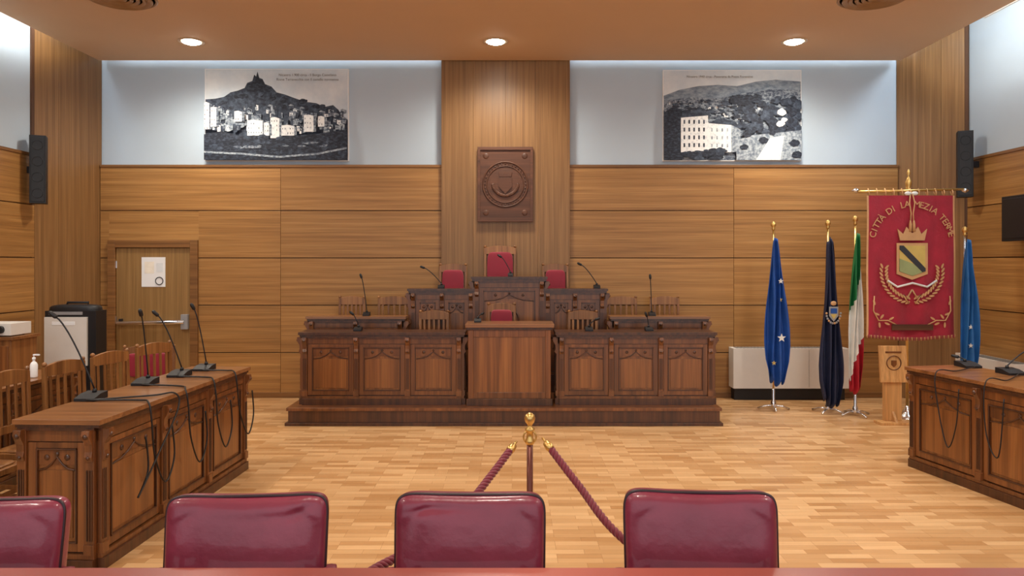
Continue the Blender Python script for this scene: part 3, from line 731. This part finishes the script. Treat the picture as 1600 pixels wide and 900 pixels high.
# ------------------------------------------------------------ gonfalon
b = B('city_gonfalon_banner'); gx, gy = 4.66, 8.62; u = 1/133.0
def GX(p): return gx+(p-1423)*u
def GZ(p): return 1.83+(410-p)*u
b.lathe([(.18, 0), (.18, .02), (.06, .05), (.03, .10), (.02, .14)], (gx, gy+.06, 0), CHROME)
b.cyl((gx, gy+.06, .1), (gx, gy+.06, GZ(290)), .016, .016, GOLD)
b.lathe([(.014, 0), (.03, .02), (.02, .05), (.032, .08), (.036, .12), (.018, .16), (.006, .19), (.022, .22), (.004, .27)], (gx, gy+.03, GZ(300)), GOLD)
b.cyl((GX(1342), gy, GZ(300)), (GX(1506), gy, GZ(296)), .014, .014, GOLD)
for px, s in ((1342, -1), (1506, 1)):
    b.tube([(GX(px)-s*.01, gy, GZ(298)), (GX(px)+s*.02, gy, GZ(298)), (GX(px)+s*.04, gy, GZ(298)), (GX(px)+s*.07, gy, GZ(298))], [.014, .03, .02, .003], CHROME, 12)
yf = gy-.048
for s in (-1, 1):
    b.tube([(gx+s*.012, gy-.03, GZ(302)), (gx+s*.03, yf, GZ(318)), (gx+s*.012, yf, GZ(334)), (gx+s*.02, yf, GZ(350))], .008, GOLDT, 6)
    b.tube([(gx+s*.02, yf, GZ(345)), (gx+s*.02, yf, GZ(350)), (gx+s*.022, yf, GZ(362))], [.008, .016, .02], GOLDT, 8)
    b.sph((gx+s*.04, gy-.03, GZ(303)), .03, FWHITE, (1.3, .6, .8))
nu, nv = 50, 40
def GP(a, v):
    return (gx+(a-.5)*1.03*(1.0+.02*v), gy-.02-.014*math.sin(a*2*pi*3.5+.5)*(.3+v)-.006*math.sin(v*9+a*4), GZ(306)+(GZ(524)-GZ(306)-.02*math.cos((a-.5)*5))*v)
bv = [b.bm.verts.new(GP(i/nu, j/nv)) for j in range(nv+1) for i in range(nu+1)]
for j in range(nv):
    for i in range(nu):
        q = j*(nu+1)+i; f = b.bm.faces.new([bv[q], bv[q+1], bv[q+nu+2], bv[q+nu+1]]); f.smooth = True
        f.material_index = b.mi(GOLDT if (i == 0 or i == nu-1) else VELVET)
for i in range(11):
    xx = gx-.49+.098*i; b.tube([(xx, gy-.02, GZ(306)), (xx, gy-.022, GZ(300)), (xx, gy, GZ(295)), (xx, gy+.02, GZ(300)), (xx, gy-.01, GZ(307))], .007, GOLDT, 6)
for i in range(70):
    p = GP((i+.5)/70, 1); b.tube([p, (p[0]+.002, p[1], p[2]-.04)], [.006, .004], VELVET if i % 3 else GOLDT, 5)
def arc_text(txt, a0, a1, R, size, cz):
    n = len(txt)
    for i, ch in enumerate(txt):
        if ch == ' ': continue
        a = math.radians(a0+(a1-a0)*i/(n-1))
        M = Matrix.Translation((gx+R*math.cos(a), yf, cz+R*math.sin(a))) @ Matrix.Rotation(-(a-pi/2), 4, 'Y') @ XZ
        b.text(ch, size, M, GOLDT, .003)
arc_text("CITTÀ DI LA", 166, 97, .435, .105, GZ(382)); arc_text("MEZIA TERME", 83, 14, .435, .105, GZ(382))
def leaf(cx, cz, ang, L, mat):
    pts = []
    for i in range(10):
        t = 2*pi*i/10; lx = L*math.cos(t); lz = L*.36*math.sin(t)
        pts.append((cx+lx*math.cos(ang)-lz*math.sin(ang), cz+lx*math.sin(ang)+lz*math.cos(ang)))
    b.prism_xz(pts[::-1], yf-.003, yf+.004, mat)
cz0 = GZ(425)
for s in (-1, 1):
    for i in range(13):
        a = -pi/2+s*(.15+i*.135); R = .33
        for dr, tw in ((-.03, .6), (.03, -.6)):
            leaf(gx+(R+dr)*math.cos(a), cz0+(R*1.0+dr)*math.sin(a), a+s*pi/2+s*tw, .032, GOLDT)
b.prism_xz([(GX(1399), GZ(380)), (GX(1399), GZ(428)), (GX(1423), GZ(437)), (GX(1447), GZ(428)), (GX(1447), GZ(380))], yf-.004, yf+.006, GOLDT)
b.prism_xz([(GX(1403), GZ(384)), (GX(1403), GZ(424)), (GX(1423), GZ(431)), (GX(1443), GZ(424)), (GX(1443), GZ(384))], yf-.008, yf, YEL)
b.prism_xz([(GX(1403), GZ(404)), (GX(1403), GZ(424)), (GX(1423), GZ(431)), (GX(1440), GZ(425)), (GX(1424), GZ(412))], yf-.011, yf, SGREEN)
b.prism_xz([(GX(1403), GZ(384)), (GX(1403), GZ(390)), (GX(1438), GZ(425)), (GX(1443), GZ(424)), (GX(1443), GZ(419)), (GX(1409), GZ(384))], yf-.014, yf, INK)
b.prism_xz([(GX(1404), GZ(376)), (GX(1442), GZ(376)), (GX(1446), GZ(358)), (GX(1437), GZ(366)), (GX(1432), GZ(355)), (GX(1423), GZ(365)), (GX(1414), GZ(355)), (GX(1409), GZ(366)), (GX(1400), GZ(358))], yf-.006, yf+.004, GOLDT)
b.tube([(GX(1385), yf, GZ(438)), (GX(1400), yf-.004, GZ(448)), (GX(1423), yf-.006, GZ(442)), (GX(1446), yf-.004, GZ(448)), (GX(1461), yf, GZ(438))], .013, FWHITE, 6)
for s in (-1, 1): b.tube([(gx, yf, GZ(452)), (gx+s*.06, yf, GZ(466)), (gx+s*.10, yf, GZ(460)), (gx+s*.04, yf, GZ(474))], .010, GOLDT, 6)
for s in (-1, 1):
    c = gx+s*.44
    b.tube([(c, yf, GZ(462)), (c+s*.01, yf, GZ(485)), (c-s*.05, yf, GZ(500)), (c-s*.16, yf, GZ(500)), (c-s*.26, yf, GZ(507))], .008, GOLDT, 6)
    for (dx, pz, an) in ((.0, 472, 1.2), (-.03, 490, .4), (-.09, 494, 2.2), (-.15, 505, .4), (-.2, 497, 2.6), (-.26, 510, .2), (-.06, 507, 1.5)):
        leaf(c+s*dx, GZ(pz), an if s > 0 else pi-an, .032, GOLDT)
b.box(gx-.24, gx+.24, yf-.012, yf, GZ(515), GZ(506), PLAQ)
b.done()

b = B('wooden_plaque_stand'); x, y = 4.33, 8.38
b.box(x-.19, x+.19, y-.13, y+.05, 0, .03, LIGHTW); b.box(x-.10, x+.10, y-.02, y+.03, .03, .50, LIGHTW)
b.prism_yz([(y-.02, .03), (y-.1, .03), (y-.02, .14)], x-.015, x+.015, LIGHTW)
b.hexa([(x-.155, y-.05, .47), (x+.155, y-.05, .47), (x+.155, y-.02, .47), (x-.155, y-.02, .47)], [(x-.155, y-.01, .88), (x+.155, y-.01, .88), (x+.155, y+.02, .88), (x-.155, y+.02, .88)], LIGHTW)
b.ring((x, y-.035, .69), .08, .006, DESKV); b.prism_xz([(x-.03, .72), (x-.03, .67), (x, .64), (x+.03, .67), (x+.03, .72)], y-.042, y-.03, DESKV)
b.box(x-.09, x+.09, y-.026, y-.015, .80, .82, DESKV)
b.done(.004)

# ------------------------------------------------------------ barrier post and ropes
px_, py_ = .095, 3.92
b = B('rope_barrier_post')
b.lathe([(.15, 0), (.15, .012), (.13, .022), (.05, .03), (.022, .045), (.018, .06)], (px_, py_, 0), GOLD, 32)
b.cyl((px_, py_, .05), (px_, py_, .88), .0165, .0165, plain('post_bronze', srgb(110, 60, 48), .35, .4), 20)
b.lathe([(.018, .86), (.026, .87), (.026, .885), (.018, .895), (.018, .93), (.026, .935), (.026, .945), (.012, .955), (.012, .965), (.024, .98), (.029, 1.0), (.024, 1.018), (.008, 1.03)], (px_, py_, 0), GOLD, 24)
b.ring((px_, py_, .90), .034, .005, GOLD, 24)
b.done()
def rope(name, pts):
    b = B(name); P = [Vector(p) for p in pts]; C = []
    for i in range(len(P)-1):
        a = P[max(i-1, 0)]; c = P[i]; d = P[i+1]; e = P[min(i+2, len(P)-1)]
        for k in range(60):
            t = k/60; C.append(0.5*((2*c)+(d-a)*t+(2*a-5*c+4*d-e)*t*t+(-a+3*c-3*d+e)*t**3))
    C.append(P[-1])
    L = 0; ls = [0]
    for i in range(1, len(C)): L += (C[i]-C[i-1]).length; ls.append(L)
    for s in range(3):
        out = []
        for i, c in enumerate(C):
            t = (C[min(i+1, len(C)-1)]-C[max(i-1, 0)]).normalized()
            up = (Vector((0, 0, 1))-t*t.z).normalized(); sd = t.cross(up); an = ls[i]/.075*2*pi+s*2*pi/3
            out.append(c+(up*math.cos(an)+sd*math.sin(an))*.010)
        b.tube(out, .0105, ROPE, 8)
    for (q, r) in ((C[0], C[8]), (C[-1], C[-9])):
        d = (q-r).normalized()
        b.tube([q-d*.01, q+d*.01, q+d*.04, q+d*.045], [.02, .023, .019, .008], GOLD, 12)
        b.tube([q+d*.045, q+d*.075], [.006, .006], GOLD, 8)
    b.done()
rope('barrier_rope', [(-.01, 3.84, .85), (-.10, 3.68, .77), (-.22, 3.46, .68), (-.40, 3.2, .605), (-.56, 2.98, .585), (-.60, 2.80, .60), (-.60, 2.68, .65)])
rope('barrier_rope', [(.20, 3.84, .86), (.33, 3.68, .72), (.50, 3.42, .56), (.8, 3.2, .42), (1.3, 3.02, .42), (1.80, 2.90, .56), (2.05, 2.80, .645), (2.18, 2.68, .68)])

# ------------------------------------------------------------ burgundy armchairs
def armchair(x, y, ang, w, zt, seed):
    R = random.Random(seed)
    b = B('burgundy_leather_armchair'); b.M = Matrix.Translation((x, y, 0)) @ Matrix.Rotation(ang, 4, 'Z')
    hw = w/2
    n, m = 96, 64; vs = []; fs = []
    zc, hh, tt = (zt+.50)/2, (zt-.50)/2, .062
    def pw(v, e): return math.copysign(abs(v)**e, v)
    cr = [(R.uniform(-.8, .8), R.uniform(-.6, .9), R.choice([0, pi/2])+R.uniform(-.6, .6), R.uniform(.003, .007), R.uniform(.05, .1)) for _ in range(14)]
    cr += [(sx*.78, .6, sx*pi/4, .007, .06) for sx in (-1, 1)]
    dip = R.uniform(.002, .008)
    for i in range(m+1):
        ph = -pi/2+pi*i/m
        for j in range(n):
            th = 2*pi*j/n
            X = pw(math.cos(ph), .22)*pw(math.cos(th), .25); Y = pw(math.cos(ph), .5)*pw(math.sin(th), .6); Z = pw(math.sin(ph), .22)
            k = 0
            for (cx, cz, a, d, wd) in cr:
                q = (X-cx)*math.cos(a)+(Z-cz)*math.sin(a); l = -(X-cx)*math.sin(a)+(Z-cz)*math.cos(a)
                k += d*math.exp(-(q/wd)**2)*math.exp(-(l/.3)**2)
            bul = 1+.35*(1-X*X)*(1-Z*Z)
            vs.append((X*hw*(1+.012*Z), Y*tt*bul-math.copysign(k, Y)*min(1, abs(Y)*1.5)+.03*Z, zc+Z*hh-dip*(1-X*X)*max(0, Z)+.006*X*X*max(0, Z)))
    for i in range(m):
        for j in range(n): fs.append((i*n+j, i*n+(j+1) % n, (i+1)*n+(j+1) % n, (i+1)*n+j))
    b.add(vs, fs, LEATHER, True)
    pts = []
    for i in range(97):
        a = -pi/2+.02+2*pi*i/96
        X = pw(math.cos(a), .22); Z = pw(math.sin(a), .22)
        pts.append((X*hw*.995*(1+.012*Z), -.020+.03*Z, zc+Z*hh*.99-dip*(1-X*X)*max(0, Z)+.006*X*X*max(0, Z)+.003))
    b.tube(pts, .0065, PIPING, 8)
    b.sph((0, -.28, .44), 1, LEATHER, (hw-.02, .27, .07), .35, 32, 14)
    for s in (-1, 1):
        xx = s*(hw+.015)
        b.sph((xx, -.20, .625), 1, LEATHER, (.03, .22, .022), .4, 20, 10)
        b.tube([(xx, -.38, .61), (xx, -.40, .40), (xx, -.42, .05)], [.018, .018, .015], CHAIRW, 8)
        b.tube([(xx, -.03, .61), (xx, -.0, .40), (xx, .03, .05)], [.018, .018, .015], CHAIRW, 8)
        b.tube([(xx, .03, .06), (xx, .03, 0)], [.014, .016], BLACK, 8); b.tube([(xx, -.42, .06), (xx, -.42, 0)], [.014, .016], BLACK, 8)
        b.box(min(xx, xx-s*.05), max(xx, xx-s*.05), -.42, .0, .38, .42, CHAIRW)
    b.box(-hw+.02, hw-.02, -.50, 0, .36, .40, CHAIRW)
    b.done()
armchair(-2.045, 2.86, math.radians(2), .60, .905, 1)
armchair(-1.035, 2.88, math.radians(3), .615, .915, 2)
armchair(-.163, 2.86, math.radians(-1), .575, .925, 3)
armchair(.725, 2.84, math.radians(-4), .575, .942, 4)

b = B('long_mahogany_table')
b.box(-2.9, 2.9, 1.75, 2.60, .72, .752, TABLE); b.box(-2.8, 2.8, 1.83, 2.36, .655, .72, DESKV)
for x in (-2.75, -1.55, 1.6, 2.7):
    for y in (1.9, 2.3): b.box(x-.04, x+.04, y-.04, y+.04, 0, .655, DESKV)
for x in (-.60, 2.18): b.tube([(x, 2.58, .722), (x, 2.60, .70), (x, 2.62, .69), (x, 2.61, .675)], .006, GOLD)
b.done(.006)

# ------------------------------------------------------------ lights
def area(name, loc, rot, sx, sy, e, col):
    l = bpy.data.lights.new(name, 'AREA'); l.shape = 'RECTANGLE'; l.size = sx; l.size_y = sy; l.energy = e; l.color = col
    o = bpy.data.objects.new(name, l); o.location = loc; o.rotation_euler = rot; scene.collection.objects.link(o); return o
area('cove_light_back', (-.1, 9.70, CZ+.22), (math.radians(40), 0, 0), 10.5, .1, 30, (.95, .97, 1))
area('cove_light_left', (-5.42, 4.5, CZ+.3), (0, math.radians(25), 0), .1, 9, 100, (1, .95, .86))
area('cove_light_right', (5.08, 4.5, CZ+.3), (0, math.radians(-25), 0), .1, 9, 100, (1, .95, .86))
area('clerestory_daylight_right', (XR+.02, 5.3, 5.23), (0, math.radians(70), 0), .7, 7.4, 170, (.82, .92, 1))
area('clerestory_daylight_left', (XL-.02, 5.0, 5.23), (0, math.radians(-70), 0), .7, 7.0, 170, (.82, .92, 1))
w = bpy.data.worlds.new('World'); scene.world = w; w.use_nodes = True
bg = w.node_tree.nodes['Background']; bg.inputs['Color'].default_value = (.90, .95, 1, 1); bg.inputs['Strength'].default_value = 1.3

# ------------------------------------------------------------ camera
c = bpy.data.cameras.new('camera'); co = bpy.data.objects.new('camera', c); scene.collection.objects.link(co)
co.location = (0, 0, 1.83); co.rotation_euler = (pi/2, 0, 0)
c.sensor_width = 36; c.lens = 1150/1600*36; c.shift_y = -40/1600; c.clip_start = .05
scene.camera = co
scene.view_settings.view_transform = 'Standard'
